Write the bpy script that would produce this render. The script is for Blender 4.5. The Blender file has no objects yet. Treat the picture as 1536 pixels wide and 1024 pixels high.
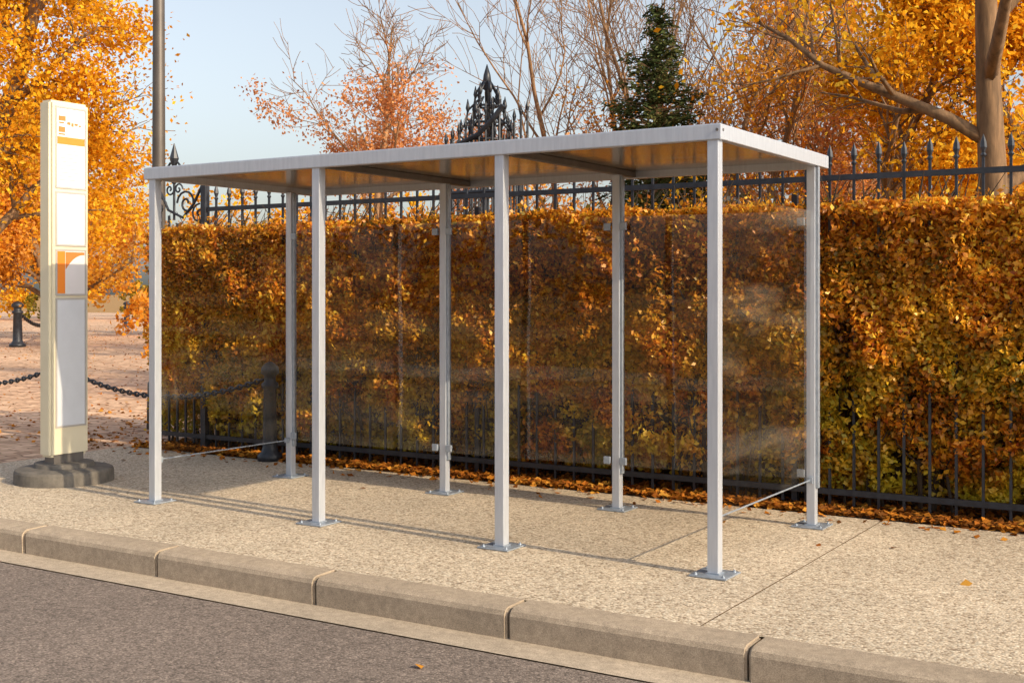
import bpy, bmesh, math, random
import numpy as np
from mathutils import Vector, Matrix, noise
rng = np.random.default_rng(7); random.seed(7)
scene = bpy.context.scene
scene.view_settings.view_transform='Standard'; scene.view_settings.look='None'; scene.view_settings.exposure=0

# ------------------------------------------------------------------ materials
def newmat(name):
    m=bpy.data.materials.new(name); m.use_nodes=True
    nt=m.node_tree; b=nt.nodes['Principled BSDF']
    return m,nt,b
def N(nt,t,**k):
    n=nt.nodes.new(t)
    for a,v in k.items(): setattr(n,a,v)
    return n
def ramp(nt,stops,interp='LINEAR'):
    r=N(nt,'ShaderNodeValToRGB'); r.color_ramp.interpolation=interp
    e=r.color_ramp.elements
    while len(e)<len(stops): e.new(0.5)
    for i,(p,c) in enumerate(stops):
        e[i].position=p; e[i].color=(c[0],c[1],c[2],1)
    return r
def objco(nt,scale=(1,1,1)):
    tc=N(nt,'ShaderNodeTexCoord'); mp=N(nt,'ShaderNodeMapping'); mp.inputs['Scale'].default_value=scale
    nt.links.new(tc.outputs['Object'],mp.inputs['Vector']); return mp.outputs['Vector']
def noise_n(nt,co,scale,detail=4,rough=.6):
    n=N(nt,'ShaderNodeTexNoise'); n.inputs['Scale'].default_value=scale; n.inputs['Detail'].default_value=detail
    n.inputs['Roughness'].default_value=rough; nt.links.new(co,n.inputs['Vector']); return n.outputs['Fac']
def mixc(nt,a,b,fac,mode='MIX'):
    m=N(nt,'ShaderNodeMix',data_type='RGBA',blend_type=mode)
    for s,v in ((m.inputs[6],a),(m.inputs[7],b),(m.inputs[0],fac)):
        if isinstance(v,(int,float)): s.default_value=v
        elif isinstance(v,tuple): s.default_value=(v[0],v[1],v[2],1)
        else: nt.links.new(v,s)
    return m.outputs[2]
def bump(nt,b,h,strength,dist):
    n=N(nt,'ShaderNodeBump'); n.inputs['Strength'].default_value=strength; n.inputs['Distance'].default_value=dist
    nt.links.new(h,n.inputs['Height']); nt.links.new(n.outputs['Normal'],b.inputs['Normal'])

def mat_noise(name,c1,c2,scale,rough=.8,metal=0,bs=.2,bd=.005,detail=6,stretch=(1,1,1)):
    m,nt,b=newmat(name); co=objco(nt,stretch)
    f=noise_n(nt,co,scale,detail); r=ramp(nt,[(.3,c1),(.7,c2)]); nt.links.new(f,r.inputs[0])
    nt.links.new(r.outputs[0],b.inputs['Base Color']); b.inputs['Roughness'].default_value=rough
    b.inputs['Metallic'].default_value=metal
    if bs: bump(nt,b,f,bs,bd)
    return m
def mat_leaf(name,stops,nscale=.8,trans=.4,lowmix=None,gloss=0):
    m=bpy.data.materials.new(name); m.use_nodes=True; nt=m.node_tree; nt.nodes.clear()
    out=N(nt,'ShaderNodeOutputMaterial')
    g=N(nt,'ShaderNodeNewGeometry'); co=objco(nt)
    r=ramp(nt,stops); 
    f=noise_n(nt,co,nscale,2)
    ma=N(nt,'ShaderNodeMath',operation='MULTIPLY_ADD'); nt.links.new(f,ma.inputs[0]); ma.inputs[1].default_value=1.5; ma.inputs[2].default_value=-.75
    mb=N(nt,'ShaderNodeMath',operation='ADD'); nt.links.new(ma.outputs[0],mb.inputs[0]); nt.links.new(g.outputs['Random Per Island'],mb.inputs[1])
    nt.links.new(mb.outputs[0],r.inputs[0]); col=r.outputs[0]
    if lowmix:
        sx=N(nt,'ShaderNodeSeparateXYZ'); nt.links.new(co,sx.inputs[0])
        mr=N(nt,'ShaderNodeMapRange'); mr.inputs[1].default_value=lowmix[1]; mr.inputs[2].default_value=lowmix[2]
        mr.inputs[3].default_value=.85; mr.inputs[4].default_value=.12
        nt.links.new(sx.outputs[2],mr.inputs[0])
        mm=N(nt,'ShaderNodeMath',operation='MULTIPLY'); nt.links.new(mr.outputs[0],mm.inputs[0])
        f2=noise_n(nt,co,2.3,2); r2=ramp(nt,[(.4,(0,0,0)),(.6,(1,1,1))]); nt.links.new(f2,r2.inputs[0]); nt.links.new(r2.outputs[0],mm.inputs[1])
        col=mixc(nt,col,lowmix[0],mm.outputs[0])
    df=N(nt,'ShaderNodeBsdfDiffuse'); nt.links.new(col,df.inputs['Color'])
    tr=N(nt,'ShaderNodeBsdfTranslucent'); nt.links.new(col,tr.inputs['Color'])
    mx=N(nt,'ShaderNodeMixShader'); mx.inputs[0].default_value=trans
    nt.links.new(df.outputs[0],mx.inputs[1]); nt.links.new(tr.outputs[0],mx.inputs[2]); last=mx.outputs[0]
    if gloss:
        gs=N(nt,'ShaderNodeBsdfGlossy'); gs.inputs['Roughness'].default_value=.42; gs.inputs['Color'].default_value=(1,.9,.7,1)
        m3=N(nt,'ShaderNodeMixShader'); m3.inputs[0].default_value=gloss
        nt.links.new(last,m3.inputs[1]); nt.links.new(gs.outputs[0],m3.inputs[2]); last=m3.outputs[0]
    nt.links.new(last,out.inputs['Surface'])
    return m

ALU=mat_noise('galvanised_aluminium',(.44,.48,.55),(.53,.57,.64),6,.36,.4,.05,.002,stretch=(8,8,1))
ALU_D=mat_noise('aluminium_dark',(.12,.11,.11),(.18,.17,.16),9,.5,.4,.05,.002)
STEEL=mat_noise('steel_plate',(.26,.31,.38),(.38,.43,.50),25,.45,.5,.1,.001)
IRON=mat_noise('black_iron',(.016,.019,.026),(.036,.043,.058),18,.45,.2,.15,.002)
BARK=mat_noise('bark',(.09,.055,.03),(.26,.155,.08),5,.9,0,.5,.02,stretch=(3,3,.6))
BARKL=mat_noise('bark_light',(.15,.09,.05),(.36,.21,.11),6,.9,0,.5,.02,stretch=(3,3,.6))
TWIG=mat_noise('hedge_twig',(.02,.013,.009),(.06,.038,.022),9,.9,0,.2,.01)
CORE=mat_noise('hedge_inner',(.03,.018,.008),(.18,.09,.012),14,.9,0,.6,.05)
POLE=mat_noise('pole_paint',(.07,.06,.055),(.10,.088,.078),4,.5,.3,.05,.002)
CREAM=mat_noise('cream_paint',(.62,.57,.42),(.68,.63,.48),3,.4,0,.03,.001)
def plain(name,c,rough=.4):
    return mat_noise(name,tuple(x*.94 for x in c),c,7,rough,0,.02,.001)
PAPER=plain('paper',(.66,.65,.67)); PAPER2=plain('paper_shade',(.60,.64,.70),.12); ORANGE=plain('orange_print',(.75,.23,.03)); GREY=plain('grey_print',(.42,.40,.38)); RED=plain('red_print',(.62,.20,.05))
CONC_D=mat_noise('cast_rubber_base',(.085,.078,.07),(.16,.145,.125),14,.85,0,.4,.005)
SOIL=mat_noise('soil',(.05,.03,.018),(.13,.075,.04),6,.95,0,.6,.03)

LEAF_H=mat_leaf('hedge_leaves',[(0,(.15,.10,.012)),(.14,(.34,.12,.015)),(.34,(.72,.24,.014)),(.56,(.86,.42,.022)),(.72,(.42,.085,.018)),(.82,(.74,.28,.02)),(1,(.88,.60,.06))],1.6,.45,((.62,.54,.035),0.1,1.7),.035)
LEAF_G=mat_leaf('gold_leaves',[(0,(.45,.18,.01)),(.35,(.78,.34,.015)),(.7,(.88,.50,.03)),(1,(.85,.58,.06))],.5,.5)
LEAF_O=mat_leaf('orange_leaves',[(0,(.45,.15,.02)),(.4,(.76,.31,.03)),(.75,(.85,.43,.05)),(1,(.72,.36,.09))],.5,.5)
LEAF_P=mat_leaf('rust_leaves',[(0,(.45,.18,.08)),(.5,(.72,.32,.12)),(1,(.80,.42,.18))],.6,.5)
LEAF_S=mat_leaf('olive_leaves',[(0,(.11,.12,.02)),(.5,(.30,.23,.03)),(1,(.55,.34,.05))],.35,.4)
NEED=mat_leaf('spruce_needles',[(0,(.03,.045,.02)),(.6,(.06,.08,.03)),(1,(.13,.13,.045))],1.5,.15)
LEAF_F=mat_leaf('fallen_leaf',[(0,(.12,.05,.015)),(.35,(.30,.10,.02)),(.75,(.50,.19,.025)),(1,(.55,.28,.05))],1.5,.15)

def aggregate(name,cols,scale,stain,bs=.5,bd=.004,k=1.0):
    cols=[tuple(x*k for x in c) for c in cols]
    m,nt,b=newmat(name); co=objco(nt)
    v=N(nt,'ShaderNodeTexVoronoi'); v.inputs['Scale'].default_value=scale; nt.links.new(co,v.inputs['Vector'])
    sep=N(nt,'ShaderNodeSeparateColor'); nt.links.new(v.outputs['Color'],sep.inputs[0])
    r=ramp(nt,[(i/(len(cols)-1),c) for i,c in enumerate(cols)]); nt.links.new(sep.outputs[0],r.inputs[0])
    f=noise_n(nt,co,.9,6,.6); r2=ramp(nt,[(.3,(stain,)*3),(.7,(1.08,)*3)]); nt.links.new(f,r2.inputs[0])
    c=mixc(nt,r.outputs[0],r2.outputs[0],1.0,'MULTIPLY')
    f3=noise_n(nt,co,22,3,.6); r3=ramp(nt,[(.3,(.80,)*3),(.7,(1.1,)*3)]); nt.links.new(f3,r3.inputs[0])
    c=mixc(nt,c,r3.outputs[0],1.0,'MULTIPLY')
    dr=ramp(nt,[(.0,(1,1,1)),(.75,(.4,.4,.4))]); nt.links.new(v.outputs['Distance'],dr.inputs[0])
    c=mixc(nt,c,dr.outputs[0],.6,'MULTIPLY')
    nt.links.new(c,b.inputs['Base Color']); b.inputs['Roughness'].default_value=.85
    iv=N(nt,'ShaderNodeMath',operation='SUBTRACT'); iv.inputs[0].default_value=1; nt.links.new(v.outputs['Distance'],iv.inputs[1])
    bump(nt,b,iv.outputs[0],bs,bd); return m
PAVE=aggregate('exposed_aggregate',[(.32,.235,.155),(.62,.505,.365),(.80,.675,.51),(.70,.575,.43),(.95,.85,.67)],75,.78,.5,.005,1.04)
ROAD=aggregate('asphalt',[(.12,.095,.080),(.21,.168,.142),(.26,.21,.18),(.38,.31,.265)],100,.84,.6,.004,1.08)
KERB=aggregate('kerb_concrete',[(.46,.37,.275),(.56,.455,.34),(.62,.51,.385)],230,.66,.25,.002,1.03)
GUT=aggregate('gutter_concrete',[(.50,.41,.31),(.62,.515,.395),(.68,.57,.44)],200,.72,.25,.002,1.05)
def cobble():
    m,nt,b=newmat('cobbles'); co=objco(nt)
    v=N(nt,'ShaderNodeTexVoronoi',feature='DISTANCE_TO_EDGE'); v.inputs['Scale'].default_value=6.5; v.inputs['Randomness'].default_value=.55; nt.links.new(co,v.inputs['Vector'])
    v2=N(nt,'ShaderNodeTexVoronoi'); v2.inputs['Scale'].default_value=6.5; v2.inputs['Randomness'].default_value=.55; nt.links.new(co,v2.inputs['Vector'])
    sep=N(nt,'ShaderNodeSeparateColor'); nt.links.new(v2.outputs['Color'],sep.inputs[0])
    r=ramp(nt,[(0,(.50,.34,.23)),(.5,(.66,.47,.33)),(1,(.78,.58,.42))]); nt.links.new(sep.outputs[0],r.inputs[0])
    e=ramp(nt,[(.0,(.45,.38,.34)),(.10,(1,1,1))]); nt.links.new(v.outputs['Distance'],e.inputs[0])
    c=mixc(nt,r.outputs[0],e.outputs[0],1.0,'MULTIPLY')
    f=noise_n(nt,co,.35,5); r2=ramp(nt,[(.35,(.85,.8,.75)),(.65,(1.1,1.05,1))]); nt.links.new(f,r2.inputs[0])
    c=mixc(nt,c,r2.outputs[0],1.0,'MULTIPLY')
    nt.links.new(c,b.inputs['Base Color']); b.inputs['Roughness'].default_value=.75
    bump(nt,b,e.outputs[0],.4,.01); return m
COB=cobble()
GRD=mat_noise('ground_leafy',(.20,.11,.03),(.46,.26,.08),3,.95,0,.4,.03)
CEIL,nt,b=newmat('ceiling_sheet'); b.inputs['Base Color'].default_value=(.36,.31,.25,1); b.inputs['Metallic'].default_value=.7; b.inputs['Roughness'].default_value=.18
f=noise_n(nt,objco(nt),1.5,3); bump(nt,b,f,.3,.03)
GLASS=bpy.data.materials.new('glass_pane'); GLASS.use_nodes=True; nt=GLASS.node_tree; nt.nodes.clear()
out=N(nt,'ShaderNodeOutputMaterial'); tr=N(nt,'ShaderNodeBsdfTransparent'); tr.inputs[0].default_value=(.955,.95,.945,1)
gl=N(nt,'ShaderNodeBsdfGlossy'); gl.inputs['Roughness'].default_value=.015; fr=N(nt,'ShaderNodeFresnel'); fr.inputs[0].default_value=1.62
bw=N(nt,'ShaderNodeBump'); bw.inputs['Strength'].default_value=.35; bw.inputs['Distance'].default_value=.012
fw=noise_n(nt,objco(nt,(1,1,.5)),1.8,1); nt.links.new(fw,bw.inputs['Height']); nt.links.new(bw.outputs[0],gl.inputs['Normal'])
m1=N(nt,'ShaderNodeMixShader'); nt.links.new(fr.outputs[0],m1.inputs[0]); nt.links.new(tr.outputs[0],m1.inputs[1]); nt.links.new(gl.outputs[0],m1.inputs[2])
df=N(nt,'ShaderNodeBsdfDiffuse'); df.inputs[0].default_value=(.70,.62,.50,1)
co=objco(nt,(.45,.45,3.2)); f=noise_n(nt,co,1.1,3); r=ramp(nt,[(.52,(.003,)*3),(.70,(.07,)*3)]); nt.links.new(f,r.inputs[0])  # pale dusty streaks, standing in for reflections painted onto the panes
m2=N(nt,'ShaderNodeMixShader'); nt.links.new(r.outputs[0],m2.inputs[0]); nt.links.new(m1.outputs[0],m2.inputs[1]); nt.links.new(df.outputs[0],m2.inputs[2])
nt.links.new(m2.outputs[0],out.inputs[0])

# ------------------------------------------------------------------ mesh helpers
def link(ob,parent=None):
    scene.collection.objects.link(ob)
    if parent: ob.parent=parent
    return ob
def empty(name): return link(bpy.data.objects.new(name,None))
def box(name,x0,x1,y0,y1,z0,z1,mat,parent=None,bev=.003,seg=2):
    bm=bmesh.new(); bmesh.ops.create_cube(bm,size=1)
    bmesh.ops.scale(bm,vec=(x1-x0,y1-y0,z1-z0),verts=bm.verts); bmesh.ops.translate(bm,vec=((x0+x1)/2,(y0+y1)/2,(z0+z1)/2),verts=bm.verts)
    if bev: bmesh.ops.bevel(bm,geom=bm.edges[:],offset=bev,segments=seg,affect='EDGES',profile=.6)
    me=bpy.data.meshes.new(name); bm.to_mesh(me); bm.free(); me.materials.append(mat)
    return link(bpy.data.objects.new(name,me),parent)
class Geo:
    def __init__(s): s.V=[]; s.F=[]
    def tube(s,pts,rads,n=6,closed=False):
        pts=[Vector(p) for p in pts]; k=len(pts); b0=len(s.V)
        if not hasattr(rads,'__len__'): rads=[rads]*k
        prev=None
        for i,p in enumerate(pts):
            if closed: t=pts[(i+1)%k]-pts[i-1]
            else: t=pts[min(i+1,k-1)]-pts[max(i-1,0)]
            if t.length<1e-9: t=Vector((0,0,1))
            t.normalize()
            a=prev if prev is not None else (Vector((1,0,0)) if abs(t.x)<.8 else Vector((0,1,0)))
            a=a-t*a.dot(t)
            if a.length<1e-4: a=t.orthogonal()
            a.normalize(); c=t.cross(a); prev=a
            for j in range(n):
                an=2*math.pi*j/n; q=p+(a*math.cos(an)+c*math.sin(an))*rads[i]; s.V.append(q[:])
        for i in range(k if closed else k-1):
            A=b0+i*n; B=b0+((i+1)%k)*n
            for j in range(n):
                j2=(j+1)%n; s.F.append((A+j,A+j2,B+j2,B+j))
        if not closed:
            s.F.append(tuple(b0+j for j in range(n))[::-1]); s.F.append(tuple(b0+(k-1)*n+j for j in range(n)))
    def box(s,x0,x1,y0,y1,z0,z1):
        b=len(s.V)
        s.V+= [(x,y,z) for z in (z0,z1) for y in (y0,y1) for x in (x0,x1)]
        for f in ((0,2,3,1),(4,5,7,6),(0,1,5,4),(2,6,7,3),(0,4,6,2),(1,3,7,5)): s.F.append(tuple(b+i for i in f))
    def lathe(s,cx,cy,prof,n=20):
        s.tube([(cx,cy,z) for z,r in prof],[r for z,r in prof],n)
    def obj(s,name,mat,parent=None,smooth=False):
        me=bpy.data.meshes.new(name); me.from_pydata(s.V,[],s.F); me.materials.append(mat)
        if smooth: me.polygons.foreach_set('use_smooth',[True]*len(me.polygons))
        me.update(); return link(bpy.data.objects.new(name,me),parent)
def leaves(name,C,size,mat,parent=None,flat=0.0,asp=.62,dirs=None,jit=.35):
    C=np.asarray(C,dtype=np.float64); n=len(C)
    a=rng.normal(size=(n,3)) if dirs is None else dirs+rng.normal(size=(n,3))*.35
    if flat: a[:,2]*=(1-flat)
    a/=np.linalg.norm(a,axis=1)[:,None]
    b=rng.normal(size=(n,3)); 
    if flat: b[:,2]*=(1-flat)
    b-=a*(a*b).sum(1)[:,None]; b/=np.linalg.norm(b,axis=1)[:,None]
    c=np.cross(a,b)
    s=(size*(1+rng.uniform(-jit,jit,n)))[:,None]
    V=np.empty((n,4,3)); V[:,0]=C-a*s*.5; V[:,1]=C+b*s*.5*asp+c*s*.10; V[:,2]=C+a*s*.5; V[:,3]=C-b*s*.5*asp+c*s*.10
    me=bpy.data.meshes.new(name); me.vertices.add(4*n); me.vertices.foreach_set('co',V.ravel().astype(np.float32))
    me.loops.add(4*n); me.loops.foreach_set('vertex_index',np.arange(4*n,dtype=np.int32))
    me.polygons.add(n); me.polygons.foreach_set('loop_start',np.arange(0,4*n,4,dtype=np.int32)); me.polygons.foreach_set('loop_total',np.full(n,4,dtype=np.int32))
    me.update(); me.validate(); me.materials.append(mat)
    return link(bpy.data.objects.new(name,me),parent)
def sheet(name,x0,x1,y0,y1,z,mat):
    me=bpy.data.meshes.new(name); me.from_pydata([(x0,y0,z),(x1,y0,z),(x1,y1,z),(x0,y1,z)],[],[(0,1,2,3)]); me.materials.append(mat)
    return link(bpy.data.objects.new(name,me))

# ------------------------------------------------------------------ ground
R=500
me=bpy.data.meshes.new('ground')
me.from_pydata([(-R,-R,-.17),(R,-R,-.17),(R,5.02,-.17),(-R,5.02,-.17),(-R,5.02,-.012),(R,5.02,-.012),(R,R,-.012),(-R,R,-.012)],[],[(0,1,2,3),(3,2,5,4),(4,5,6,7)])
me.materials.append(GRD); link(bpy.data.objects.new('ground',me))
sheet('road',-120,120,-3.3,4.70,-.152,ROAD)
sheet('gutter',-120,120,4.70,4.97,-.146,GUT)
sheet('pavement',-9.5,-2.203,5.1,8.12,0,PAVE)
sheet('pavement',-2.195,60,5.1,8.12,.001,PAVE)
g=Geo(); g.box(-120,120,-6.2,-3.3,-.18,-.01); g.obj('pavement',PAVE)      # unseen far side of the street, added for a light reflection in the panes
sheet('cobbled_plaza',-120,-9.5,5.1,60,-.003,COB)
sheet('planting_bed',-9.45,60,8.12,11,-.004,SOIL)
bm=bmesh.new()
for i in range(-22,12):
    a=-1.9+1.2*i+.006; c=a+1.188
    prof=[(5.1,-.2),(4.92,-.2),(4.915,-.035),(4.925,-.013),(4.95,0.001),(5.1,.005)]
    dy=random.uniform(-.003,.003); dz=random.uniform(-.002,.002)
    v0=[bm.verts.new((a,y+dy,z+dz)) for y,z in prof]; v1=[bm.verts.new((c,y+dy,z+dz)) for y,z in prof]
    k=len(prof)
    fs=[bm.faces.new(v0[::-1]),bm.faces.new(v1)]+[bm.faces.new((v0[j],v0[(j+1)%k],v1[(j+1)%k],v1[j])) for j in range(k)]
    bmesh.ops.bevel(bm,geom=list({e for f in fs[:2] for e in f.edges}),offset=.010,segments=2,affect='EDGES')
bmesh.ops.recalc_face_normals(bm,faces=bm.faces)
me=bpy.data.meshes.new('kerb'); bm.to_mesh(me); bm.free(); me.materials.append(KERB); link(bpy.data.objects.new('kerb',me))

# ------------------------------------------------------------------ bus shelter
S=empty('bus_shelter')
US=[-6.81,-5.28,-3.87,-2.53]; VF=6.08; VB=[7.50,7.50,7.57,7.68]; H=2.385; hw=.031
for i,u in enumerate(US):
    box(f'front_post_{i+1}',u-hw,u+hw,VF-hw,VF+hw,.01,H-.075,ALU,S,.004)
    vb=VB[i]
    box(f'back_post_{i+1}',u-.028,u+.028,vb-.028,vb+.028,.01,H-.075,ALU,S,.004)
    box(f'glazing_channel_{i+1}',u+.030,u+.046,vb-.018,vb+.018,.25,H-.085,STEEL,S,.002)
    for nm,v in (('front',VF),('back',vb)):
        box(f'{nm}_base_plate_{i+1}',u-.105,u+.105,v-.105,v+.105,.002,.012,STEEL,S,.003)
        gb=Geo()
        for sx in (-.078,.078):
            for sy in (-.078,.078): gb.lathe(u+sx,v+sy,[(.012,.010),(.018,.010),(.0185,.005),(.024,.005)],6)
        gb.obj(f'{nm}_anchor_bolts_{i+1}',STEEL,S)
        gw=Geo(); gw.box(u-.038,u+.038,v-.038,v+.038,.011,.018); gw.obj(f'{nm}_weld_{i+1}',STEEL,S)
    for zc in (.34,1.95):
        for sx in (-1,1):
            if (i==0 and sx<0) or (i==3 and sx>0): continue
            box(f'pane_clamp_{i+1}',u+sx*.062-.024,u+sx*.062+.024,vb-.046,vb-.024,zc-.025,zc+.025,STEEL,S,.004)
x0,x1,y0,y1=-6.88,-2.478,6.035,7.86
box('front_fascia',x0,x1,y0,y0+.05,H-.082,H,ALU,S,.005)
box('back_fascia',x0,x1,y1-.05,y1,H-.082,H,ALU,S,.005)
box('side_fascia_1',x0+.001,x0+.05,y0+.051,y1-.051,H-.081,H-.001,ALU,S,.004)
box('side_fascia_2',x1-.05,x1-.001,y0+.051,y1-.051,H-.081,H-.001,ALU,S,.004)
box('roof_sheet',x0+.01,x1-.01,y0+.01,y1-.01,H-.012,H+.004,ALU,S,.002)
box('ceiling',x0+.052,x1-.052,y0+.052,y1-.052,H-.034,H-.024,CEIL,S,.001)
for i,u in enumerate(US[1:3]):
    box(f'roof_beam_{i+1}',u-.025,u+.025,y0+.053,y1-.053,H-.076,H-.036,ALU_D,S,.003)
gb=Geo()
gb.tube([(x1-.02,y0+.001,H-.03),(x1-.02,y0-.006,H-.03)],.008,8)
gb.tube([(x1-.002,y0+.03,H-.03),(x1+.004,y0+.03,H-.03)],.008,8)
gb.obj('roof_screws',ALU_D,S)
for i in range(3):
    a,c=US[i]+.048,US[i+1]-.034
    va,vc=VB[i],VB[i+1]
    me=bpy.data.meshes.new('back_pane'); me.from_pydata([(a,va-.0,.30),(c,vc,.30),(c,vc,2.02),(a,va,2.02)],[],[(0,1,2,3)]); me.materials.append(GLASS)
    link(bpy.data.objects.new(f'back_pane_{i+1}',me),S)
for i,u in ((0,US[0]),(3,US[3])):
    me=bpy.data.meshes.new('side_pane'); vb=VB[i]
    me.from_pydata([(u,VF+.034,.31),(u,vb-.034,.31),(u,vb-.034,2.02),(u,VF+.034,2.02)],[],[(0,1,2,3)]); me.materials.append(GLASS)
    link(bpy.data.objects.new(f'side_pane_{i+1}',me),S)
    g=Geo(); g.tube([(u,VF+.03,.30),(u,vb-.03,.30)],.005,8)
    g.box(u-.018,u+.018,VF+.032,VF+.056,.28,.32); g.box(u-.018,u+.018,vb-.056,vb-.032,.28,.32)
    g.obj(f'side_rail_{i+1}',STEEL,S)

# ------------------------------------------------------------------ bus stop totem
T=empty('bus_stop_sign'); su,sv=-8.19,6.38
g=Geo()
g.lathe(su,sv,[(0,.380),(.085,.376),(.102,.368),(.108,.352),(.118,.29),(.120,.235),(.150,.225),(.153,.21)],64); g.obj('base',CONC_D,T,False)
g=Geo(); g.box(su-.055,su+.055,sv-.14,sv+.14,.15,.23); g.obj('foot',ALU_D,T)
bm=bmesh.new(); bmesh.ops.create_cube(bm,size=1); bmesh.ops.scale(bm,vec=(.14,.37,2.80),verts=bm.verts); bmesh.ops.translate(bm,vec=(su,sv,.205+1.4),verts=bm.verts)
bmesh.ops.bevel(bm,geom=bm.edges[:],offset=.02,segments=4,affect='EDGES')
me=bpy.data.meshes.new('housing'); bm.to_mesh(me); bm.free(); me.materials.append(CREAM); link(bpy.data.objects.new('housing',me),T)
xf=su+.07
def zz(py): return 1.5+(438-py)/1837*9.68
for k,(p0,p1,mt) in enumerate(((163,281,PAPER),(290,367,PAPER),(376,441,PAPER),(449,638,PAPER2))):
    za,zb=zz(p1),zz(p0)
    gf=Geo()
    w0,w1=sv-.125,sv+.14
    gf.box(xf-.002,xf+.008,w0-.012,w0,za-.012,zb+.012); gf.box(xf-.002,xf+.008,w1,w1+.012,za-.012,zb+.012)
    gf.box(xf-.002,xf+.007,w0,w1,za-.012,za); gf.box(xf-.002,xf+.007,w0,w1,zb,zb+.012)
    gf.obj(f'panel_frame_{k+1}',GREY,T)
    box(f'panel_{k+1}',xf-.001,xf+.003,w0+.001,w1-.001,za+.001,zb-.001,mt,T,0)
def pr(name,y0,y1,z0,z1,m): box(name,xf+.0035,xf+.005,sv+y0,sv+y1,z0,z1,m,T,0)
pr('stripe',-.121,.136,zz(217),zz(206),ORANGE)
pr('print_block',-.121,-.05,zz(440),zz(377),ORANGE)
g=Geo()
for r in range(9): g.box(xf+.0035,xf+.0045,sv-.10,sv+.02+.08*random.random(),zz(226+r*5.5)-.003,zz(226+r*5.5)+.001)
g.obj('timetable_text',GREY,T)
g=Geo()
for (y0_,y1_,p0,p1) in ((-.11,-.045,182,175),(-.105,-.06,186,184),(-.11,-.05,199,191),(-.11,-.05,203,201),(-.03,.0,187,183),(.01,.03,189,184),(.04,.07,187,184),(.08,.10,188,186)):
    g.box(xf+.0035,xf+.005,sv+y0_,sv+y1_,zz(p0),zz(p1))
g.obj('logo',RED,T)
g=Geo(); n_=10
for k in range(n_+1):
    t=k/n_; y=sv-.045+.18*t; zt=zz(378); zb=zz(378)-.02-.12*(1-t)**2.2
    g.V+=[(xf+.0042,y,zb),(xf+.0042,y,zt)]
for k in range(n_): g.F.append((2*k,2*k+2,2*k+3,2*k+1))
g.obj('poster_sweep',RED,T)

# ------------------------------------------------------------------ lamp post
L=empty('street_lamp'); g=Geo(); lu,lv=-10.45,9.38
g.lathe(lu,lv,[(0,.13),(.5,.12),(.55,.085),(1.2,.078),(3,.070),(8.4,.05)],16); g.obj('pole',POLE,L,True)
g=Geo(); g.tube([(lu,lv,8.35),(lu+.05,lv-.2,8.7),(lu+.1,lv-.7,8.9),(lu+.15,lv-1.2,8.92)],.035,8); g.obj('arm',POLE,L,True)
box('lantern',lu+.02,lu+.30,lv-1.8,lv-1.15,8.86,8.97,POLE,L,.03)

# ------------------------------------------------------------------ iron fence
Fv=8.38; FZ=2.29
def spear(g,x,y,z0,ztip,w=.0085):
    g.box(x-w,x+w,y-w,y+w,z0,ztip-.13)
    g.tube([(x,y,ztip-.15),(x,y,ztip-.135),(x,y,ztip-.12)],[.012,.021,.012],6)
    g.tube([(x,y,ztip-.125),(x,y,ztip-.085),(x,y,ztip-.05),(x,y,ztip)],[.009,.023,.019,.002],6)
def spiral(g,cx,cy,cz,r0,turns,rad,flip=1,start=0.,axis='x'):
    pts=[]
    n=int(14*turns)
    for i in range(n+1):
        t=i/n; a=start+flip*2*math.pi*turns*t; r=r0*(1-.85*t)
        pts.append((cx+r*math.cos(a),cy,cz+r*math.sin(a)))
    g.tube(pts,rad,5)
FE=empty('iron_fence'); g=Geo()
u=-8.55
while u<6: spear(g,u,Fv,.03,2.52+random.uniform(-.008,.008) ); u+=.169
g.obj('pickets',IRON,FE)
g=Geo(); g.box(-8.7,6,Fv-.012,Fv+.012,FZ-.02,FZ+.02); g.box(-9.45,6,Fv-.016,Fv+.016,.10,.14)
for x in (-8.7,-5.6,-2.9,-.0,3): g.box(x-.02,x+.02,Fv+.03,Fv+.07,0,2.2) if x>-8 else g.box(x-.03,x+.03,Fv-.03,Fv+.03,0,2.6)
g.obj('rails',IRON,FE)
g=Geo()
n=7
for i in range(n):
    x=-9.42+i*.115
    g.box(x-.009,x+.009,Fv-.009,Fv+.009,.05,2.12+.20*math.cos(i/n*3.1))
g.box(-9.46,-8.7,Fv-.012,Fv+.012,1.98,2.01)
g.tube([(-9.44,Fv,1.98),(-9.42,Fv,2.25),(-9.32,Fv,2.50),(-9.2,Fv,2.3),(-9.0,Fv,2.22),(-8.85,Fv,2.35),(-8.72,Fv,2.55)],.014,6)
spiral(g,-9.33,Fv,2.33,.11,1.4,.011); spiral(g,-8.95,Fv,2.36,.13,1.5,.011,-1,3.1); spiral(g,-8.78,Fv,2.25,.10,1.4,.010,1,1.5)
fx=-9.12
g.tube([(fx,Fv,2.2),(fx,Fv,2.6),(fx,Fv,2.66),(fx,Fv,2.72),(fx,Fv,2.80),(fx,Fv,2.95)],[.012,.012,.04,.02,.045,.003],8)
for s in (-1,1): g.tube([(fx,Fv,2.55),(fx+s*.07,Fv,2.62),(fx+s*.09,Fv,2.72),(fx+s*.05,Fv,2.76)],.012,6); spiral(g,fx+s*.06,Fv,2.5,.06,1.2,.009,s,0)
g.obj('scroll_end',IRON,FE)

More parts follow.
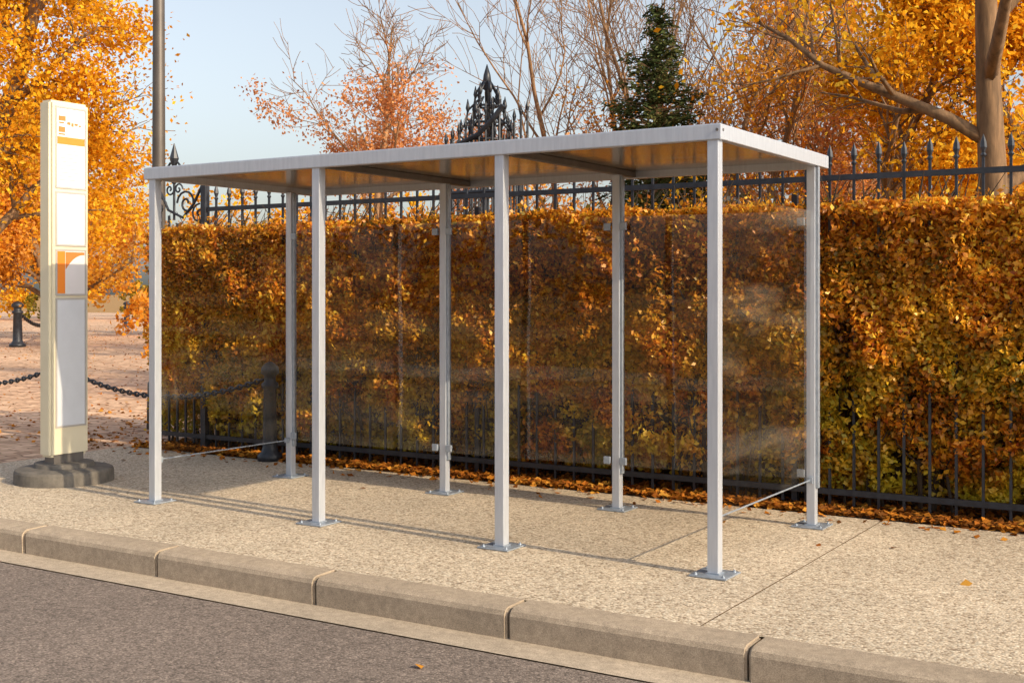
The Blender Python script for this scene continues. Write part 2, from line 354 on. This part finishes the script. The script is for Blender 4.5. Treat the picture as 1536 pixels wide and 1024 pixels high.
# ------------------------------------------------------------------ ornate gate pier
G=empty('wrought_iron_gate_pier'); gu,gv=-7.66,11.72
g=Geo()
for a in np.linspace(-.36,.36,9):
    for b in (-.3,.3):
        zt=3.18+.40*(a+.36)/.72
        g.tube([(gu+a,gv+b,0),(gu+a,gv+b,zt)],.015,5)
        g.tube([(gu+a,gv+b,zt),(gu+a,gv+b,zt+.05),(gu+a,gv+b,zt+.14)],[.015,.027,.003],6)
for b in np.linspace(-.2,.2,4):
    for a in (-.36,.36): g.tube([(gu+a,gv+b,0),(gu+a,gv+b,3.25)],.014,5)
for z in (.2,2.1,2.62,2.9,3.12):
    g.tube([(gu-.36,gv-.3,z),(gu+.36,gv-.3,z),(gu+.36,gv+.3,z),(gu-.36,gv+.3,z)],.026,6,True)
g.tube([(gu-.42,gv-.32,3.12),(gu-.2,gv-.33,3.15),(gu+.1,gv-.33,3.26),(gu+.3,gv-.33,3.42),(gu+.42,gv-.32,3.56)],.03,8)
g.obj('lattice_pier',IRON,G)
g=Geo()
for (hgt,rad,zb) in ((.30,.27,3.22),(.30,.20,3.42),(.28,.12,3.62)):
    for k in range(7):
        an=k*math.pi*2/7+.2; cx,cy=math.cos(an),math.sin(an)
        pts=[(gu+cx*rad*f_,gv+cy*rad*f_,zb+hgt*t) for t,f_ in ((0,.9),(.2,1.15),(.5,1.1),(.8,.65),(1.0,.35))]
        g.tube(pts,.013,5)
        hx=random.uniform(.4,.65)
        g.tube([(gu+cx*rad*1.1,gv+cy*rad*1.1,zb+hgt*(hx-.15)),(gu+cx*rad*1.1,gv+cy*rad*1.1,zb+hgt*hx),(gu+cx*rad*1.1,gv+cy*rad*1.1,zb+hgt*(hx+.35))],[.012,.028,.004],6)
    g.tube([(gu+math.cos(t)*rad,gv+math.sin(t)*rad,zb) for t in np.linspace(0,6.283,15)[:-1]],.015,5,True)
g.lathe(gu,gv,[(2.9,.025),(3.80,.025),(3.82,.055),(3.87,.025),(3.90,.05),(3.98,.04),(4.1,.004)],10)
g.obj('crown_finial',IRON,G,True)

# ------------------------------------------------------------------ bollards & chains
def bollard(u,v,h,r=.07):
    g=Geo(); g.lathe(u,v,[(0,r*1.7),(.06*h,r*1.7),(.09*h,r*1.2),(.14*h,r),(.72*h,r*.85),(.74*h,r*1.15),(.78*h,r*1.15),(.80*h,r*.8),(.86*h,r*.8),(.88*h,r*1.25),(.94*h,r*1.2),(.98*h,r*.7),(h,r*.2)],14)
    return g.obj('bollard',IRON,None,True)
for (u,v,h,r) in ((-7.62,8.12,.88,.065),(-10.6,8.2,.86,.065),(-13.6,8.28,.86,.065),(-29.3,21.3,1.25,.13),(-33.6,26.2,1.2,.13),(-42.2,36.1,1.1,.13)): bollard(u,v,h,r)
def chain(p,q,sag,link_l=.075,r=.010):
    p,q=Vector(p),Vector(q); n=int((q-p).length/ (link_l*.72)); g=Geo()
    P=lambda t: p.lerp(q,t)-Vector((0,0,sag*4*t*(1-t)))
    for i in range(n):
        a,b=P(i/n),P((i+1)/n); c=(a+b)/2; d=(b-a).normalized(); s=d.cross(Vector((0,0,1))).normalized()
        if i%2: s=d.cross(s)
        g.tube([c+d*math.cos(t)*link_l*.5+s*math.sin(t)*link_l*.27 for t in np.linspace(0,6.283,9)[:-1]],r,4,True)
    return g.obj('chain',IRON)
chain((-7.70,8.12,.72),(-10.52,8.2,.72),.22); chain((-10.68,8.2,.72),(-13.52,8.28,.72),.22)
chain((-29.3,21.3,1.0),(-33.6,26.2,1.0),.5,.16,.025); 

# ------------------------------------------------------------------ hedge
HG=empty('hedge')
def hn(x,y,z): return noise.noise(Vector((x,y,z)))
def hedge_leaves(n,u0,u1):
    out=[]
    U=rng.uniform(u0,u1,n); Z=rng.random(n)*2.12; D=rng.exponential(.13,n)
    keep=rng.random(n)
    for i in range(n):
        u,z=U[i],Z[i]
        b=.10*hn(u*1.3,3,z*1.3)+.10*hn(u*3.7,7,z*3.7)+.05*hn(u*9,5,z*9)
        dens=hn(u*2.6,11,z*2.6)+.6*hn(u*7,13,z*7)
        th=-.60 if z>1.5 else -.60+.55*(1.5-z)/1.5
        if dens<th and keep[i]>.15: continue
        lip=.19*min(1,max(0,(z-.1)/.9))-.07*(1-min(1,z/.3))
        v=8.44-b-lip+D[i]
        if z<.10: continue
        out.append((u,v,z+ .06*hn(u*2,1,0)))
    return out
pts=hedge_leaves(235000,-9.35,-.9)+hedge_leaves(22000,-.9,5)
n=46000; U=rng.uniform(-9.35,1,n); Vv=rng.uniform(8.20,9.6,n)
Zt=np.array([2.09+.05*hn(u*2.2,v*2.2,0)+.05*hn(u*7,v*7,2) for u,v in zip(U,Vv)])-rng.exponential(.05,n)+np.where(rng.random(n)<.12,rng.uniform(0,.13,n),0)
pts+=list(zip(U,Vv,Zt))
n=9000; pts+=list(zip(-9.35-rng.exponential(.05,n)+rng.exponential(.06,n),rng.uniform(8.35,9.6,n),rng.uniform(.1,2.1,n)))
leaves('hedge_foliage',pts,.044,LEAF_H,HG)
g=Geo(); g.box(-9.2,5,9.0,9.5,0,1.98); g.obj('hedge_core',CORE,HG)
g=Geo()
for i in range(150):
    x=random.uniform(-9.3,3); y=random.uniform(8.45,8.85); z=0; r=random.uniform(.008,.022); p=[(x,y,0)]
    for k in range(6):
        x+=random.uniform(-.07,.07); y+=random.uniform(-.05,.05); z+=.33; p.append((x,y,z))
        for q in range(2):
            dx=random.uniform(-.3,.3); g.tube([(x,y,z),(x+dx*.6,y-.08,z+.14),(x+dx,y-random.uniform(-.1,.15),z+.32)],[r*.5,r*.35,r*.15],4)
    g.tube(p,[r*(1-.1*k) for k in range(7)],5)
g.obj('hedge_stems',TWIG,HG)

# ------------------------------------------------------------------ trees
def rv(): return Vector((random.gauss(0,1),random.gauss(0,1),random.gauss(0,1)))
def make_tree(name,u,v,h,r0,seed,leafmat=None,nleaf=20000,lsize=.09,levels=(9,6,5),spread=.45,trunk_frac=.3,lean=(0,0),bark=BARK,sig=.16,limb_len=.55,leaf_zmax=1e9,forks=1,upb=.35,droop=0,tj=.10):
    random.seed(seed); root=empty(name); g=Geo(); tips=[]
    def branch(p,d,L,r,lev,n):
        pts=[p.copy()]; rads=[r]; q=p.copy(); dd=d.copy()
        for i in range(n):
            dd=(dd+rv()*(tj if lev==0 else .17)+Vector((0,0,(.04 if lev==0 else upb*.25-droop*(lev>=2)*.2)))).normalized()
            q=q+dd*(L/n); pts.append(q.copy()); rads.append(max(r*(1-.80*(i+1)/n),.006))
        g.tube(pts,rads,(9,6,5,4)[lev]); return pts,rads
    def at(pts,rads,t):
        x=t*(len(pts)-1); i=min(int(x),len(pts)-2); f=x-i
        return pts[i].lerp(pts[i+1],f),rads[i]*(1-f)+rads[i+1]*f,(pts[i+1]-pts[i]).normalized()
    for fk in range(forks):
        d0=Vector((lean[0],lean[1],1)).normalized()
        if forks>1: d0=(d0+Vector((math.cos(fk*2.4),math.sin(fk*2.4),0))*.22).normalized()
        tp,trd=branch(Vector((u,v,-.02)),d0,h*.92,r0*(1 if forks==1 else .7),0,9)
        nl=levels[0]
        for i in range(nl):
            t=trunk_frac+(1-trunk_frac)*((i+random.random()*.7)/nl)*.97
            p,r,td=at(tp,trd,t); an=i*2.4+random.random()
            out=Vector((math.cos(an),math.sin(an),0)); d=(out*(spread+.35*(1-t))+td*(.55+.4*t)).normalized()
            L=h*limb_len*(1-.62*(t-trunk_frac)/(1-trunk_frac))*random.uniform(.75,1.1)
            p1,r1=branch(p,d,L,min(r*.62,r0*.5),1,6)
            for j in range(levels[1]):
                t2=.2+.8*(j+random.random())/levels[1]; p,r,td=at(p1,r1,min(t2,.99))
                s=rv(); s=(s-td*s.dot(td)).normalized(); d=(td*.75+s*.75+Vector((0,0,.1*upb))).normalized()
                p2,r2=branch(p,d,L*.42*random.uniform(.7,1.2)*(1.15-.5*t2),max(r*.6,.010),2,4)
                for k in range(levels[2]):
                    t3=.15+.85*(k+random.random())/levels[2]; p,r,td=at(p2,r2,min(t3,.99))
                    s=rv(); s=(s-td*s.dot(td)).normalized(); d=(td*.8+s*.7).normalized()
                    p3,r3=branch(p,d,L*.2*random.uniform(.6,1.2),max(r*.55,.007),3,3)
                    tips+= [p3[1],p3[2],p3[3],p3[3]]
                tips.append(p2[-1])
    g.obj('trunk_and_branches',bark,root,True)
    if leafmat and nleaf:
        T_=np.array([t[:] for t in tips if t.z<leaf_zmax+random.gauss(0,.35)])
        w=np.array([max(.05,.5+1.6*noise.noise(Vector(t)*.55)) for t in T_]); w/=w.sum()
        idx=rng.choice(len(T_),nleaf,p=w); C=T_[idx]+rng.normal(size=(nleaf,3))*sig
        leaves('foliage',C,lsize,leafmat,root)
    return root
make_tree('autumn_tree',-18.6,12.0,10.5,.22,3,LEAF_G,62000,.082,(14,8,6),.75,.20,bark=BARK,sig=.22,limb_len=.33,droop=.6)
make_tree('autumn_tree',-28.6,22.2,6.4,.16,5,LEAF_O,28000,.12,(12,7,5),.7,.15,sig=.28,limb_len=.42)
make_tree('autumn_tree',-33.5,25.5,7.5,.2,6,LEAF_G,24000,.14,(12,7,5),.7,.12,sig=.3,limb_len=.42)
make_tree('autumn_tree',-15.9,20.75,8.4,.11,11,LEAF_P,13000,.08,(12,8,6),.80,.22,bark=BARKL,sig=.13,limb_len=.48,leaf_zmax=5.7)
make_tree('bare_tree',-13.1,24.8,10.5,.13,21,LEAF_P,1800,.08,(10,8,6),.35,.2,bark=BARKL,limb_len=.5,leaf_zmax=4.5,forks=3,upb=.6)
make_tree('bare_tree',-10.1,24.6,10.5,.14,23,LEAF_O,5000,.09,(10,8,6),.35,.2,bark=BARKL,limb_len=.5,leaf_zmax=6,forks=3,upb=.6)
make_tree('bare_tree',-8.2,24.4,7.5,.12,25,LEAF_P,7000,.09,(12,8,6),.5,.2,bark=BARKL,limb_len=.45,leaf_zmax=5.5,forks=2)
make_tree('autumn_tree',-6.4,22.0,8.0,.15,31,LEAF_G,17000,.10,(12,8,5),.6,.15,bark=BARK,sig=.2,limb_len=.40)
make_tree('autumn_tree',-7.2,31.0,11,.2,33,LEAF_O,16000,.13,(12,8,5),.6,.12,bark=BARK,sig=.26,limb_len=.42)
make_tree('autumn_tree',-2.0,23.0,8.2,.2,35,LEAF_G,18000,.12,(12,8,5),.6,.12,bark=BARK,sig=.25,limb_len=.42)
make_tree('oak_tree',-2.62,13.8,9.0,.20,41,LEAF_G,11000,.075,(10,8,6),.75,.30,bark=BARK,sig=.16,limb_len=.46,upb=.15,tj=.045)
SP=empty('spruce_tree'); cu,cv=-10.3,21.85; hh=7.15; g=Geo(); g.lathe(cu,cv,[(0,.14),(3.5,.09),(hh,.01)],8)
C=[];D=[]
random.seed(77); z=.7
while z<hh-.08:
    f_=1-z/hh; nb=int(6+7*f_)
    for k in range(nb):
        an=random.random()*6.283; Lb=(2.0*f_**.70+.04)*random.uniform(.5,1.15); zz0=z+random.uniform(-.08,.08)
        up=.10*Lb
        tip=(cu+math.cos(an)*Lb,cv+math.sin(an)*Lb,zz0+up)
        g.tube([(cu,cv,zz0),tip],[.015,.005],4)
        m_=int(28*Lb+8)
        for q in range(m_):
            t=random.random()**.7
            C.append((cu+math.cos(an)*Lb*t+random.gauss(0,.07),cv+math.sin(an)*Lb*t+random.gauss(0,.07),zz0+up*t*t-.10*math.sin(t*3.1)+random.gauss(0,.03)-.03))
            D.append((math.cos(an+random.gauss(0,.5)),math.sin(an+random.gauss(0,.5)),-.1))
    z+=.13
g.obj('trunk_and_branches',BARK,SP)
C=np.repeat(np.array(C),2,0)+rng.normal(size=(2*len(C),3))*.03; D=np.repeat(np.array(D),2,0)
leaves('needles',C,.13,NEED,SP,asp=.28,dirs=D)

def mass(name,segs,mat,lsize,per):
    C=[]
    for (ua,va,ub,vb,hgt,n) in segs:
        for i in range(n):
            t=(i+random.random())/n; cx=ua+(ub-ua)*t+random.gauss(0,.8); cy=va+(vb-va)*t+random.gauss(0,1.2)
            H_=hgt*random.uniform(.65,1.1); 
            for k in range(16):
                zc=random.uniform(.1,1)*H_; rr=random.uniform(.5,1.0)*hgt*.14
                cc=np.array((cx+random.gauss(0,hgt*.17),cy+random.gauss(0,hgt*.17),zc))
                d=rng.normal(size=(per,3)); d/=np.linalg.norm(d,axis=1)[:,None]
                C.append(cc+d*rr*rng.uniform(.4,1.1,(per,1)))
    return leaves(name,np.concatenate(C),lsize,mat)
random.seed(5)
mass('distant_trees',[(-34,30,-20,38,4.0,12),(-22,34,-2,42,5.6,16),(-10,30,10,34,6,12)],LEAF_O,.2,80)
mass('distant_trees',[(-70,30,-40,60,8,14),(-42,52,-20,60,5,10)],LEAF_G,.28,100)
mass('distant_shrubs',[(-60,32,-46,56,2.4,14),(-38,44,-14,50,2.4,10)],LEAF_S,.16,60)
mass('distant_shrubs',[(-13,14,-3,17,2.0,12)],LEAF_O,.09,60)
mass('distant_trees',[(-45,-22,-14,-18,7,7),(-8,-20,20,-20,8,5)],LEAF_O,.3,60)   # unseen trees across the street, added so the panes have something to reflect

# ------------------------------------------------------------------ fallen leaves
C=[]
n=13000; U=rng.uniform(-9.4,4,n); Vv=8.12+rng.exponential(.25,n); Vv=np.where(Vv>8.9,8.5,Vv); C+=list(zip(U,Vv,.006+rng.random(n)*.03))
n=260; C+=list(zip(rng.uniform(-9.4,2,n),8.10-rng.exponential(.10,n),np.full(n,.008)))
C+=[(-1.35,6.55,.008),(-2.3,7.1,.008),(-1.9,7.25,.008),(-5.9,7.3,.008),(-8.7,7.4,.008),(-3.2,4.35,-.143)]
n=7000; a=rng.uniform(-45,-9.6,n); C+=list(zip(a,rng.uniform(8,36,n),np.full(n,.006)))
n=1200; C+=list(zip(-9.6-rng.exponential(1.6,n),rng.uniform(7.8,14,n),np.full(n,.006)))
leaves('fallen_leaves',C,.052,LEAF_F,None,flat=.8,asp=.75)

# ------------------------------------------------------------------ light, world, camera
EL=28; tv=(-1,.09)
az=math.atan2(-tv[0],-tv[1])
W=bpy.data.worlds.new('World'); scene.world=W; W.use_nodes=True; nt=W.node_tree
bg=nt.nodes['Background']; sk=nt.nodes.new('ShaderNodeTexSky'); sk.sky_type='NISHITA'; sk.sun_disc=False
sk.sun_elevation=math.radians(EL); sk.sun_rotation=az; sk.air_density=1.1; sk.dust_density=3; sk.ozone_density=1.5
hs=nt.nodes.new('ShaderNodeHueSaturation'); hs.inputs['Saturation'].default_value=.52; hs.inputs['Value'].default_value=1.40
nt.links.new(sk.outputs[0],hs.inputs['Color']); nt.links.new(hs.outputs[0],bg.inputs[0]); bg.inputs[1].default_value=.15
sd=bpy.data.lights.new('sun','SUN'); sd.energy=5; sd.angle=math.radians(.5); sd.color=(1,.80,.54)
so=link(bpy.data.objects.new('sun',sd)); d=Vector((tv[0],tv[1],0)).normalized()*math.cos(math.radians(EL))-Vector((0,0,math.sin(math.radians(EL))))
so.rotation_euler=d.to_track_quat('-Z','Y').to_euler()
cd=bpy.data.cameras.new('camera'); cd.sensor_width=36; cd.lens=1837/1536*36; cd.shift_y=-74/1536; cd.clip_end=2000; cd.clip_start=.05
co_=link(bpy.data.objects.new('camera',cd)); co_.location=(0,0,1.5); co_.rotation_euler=(math.radians(90),0,math.radians(32))
scene.camera=co_
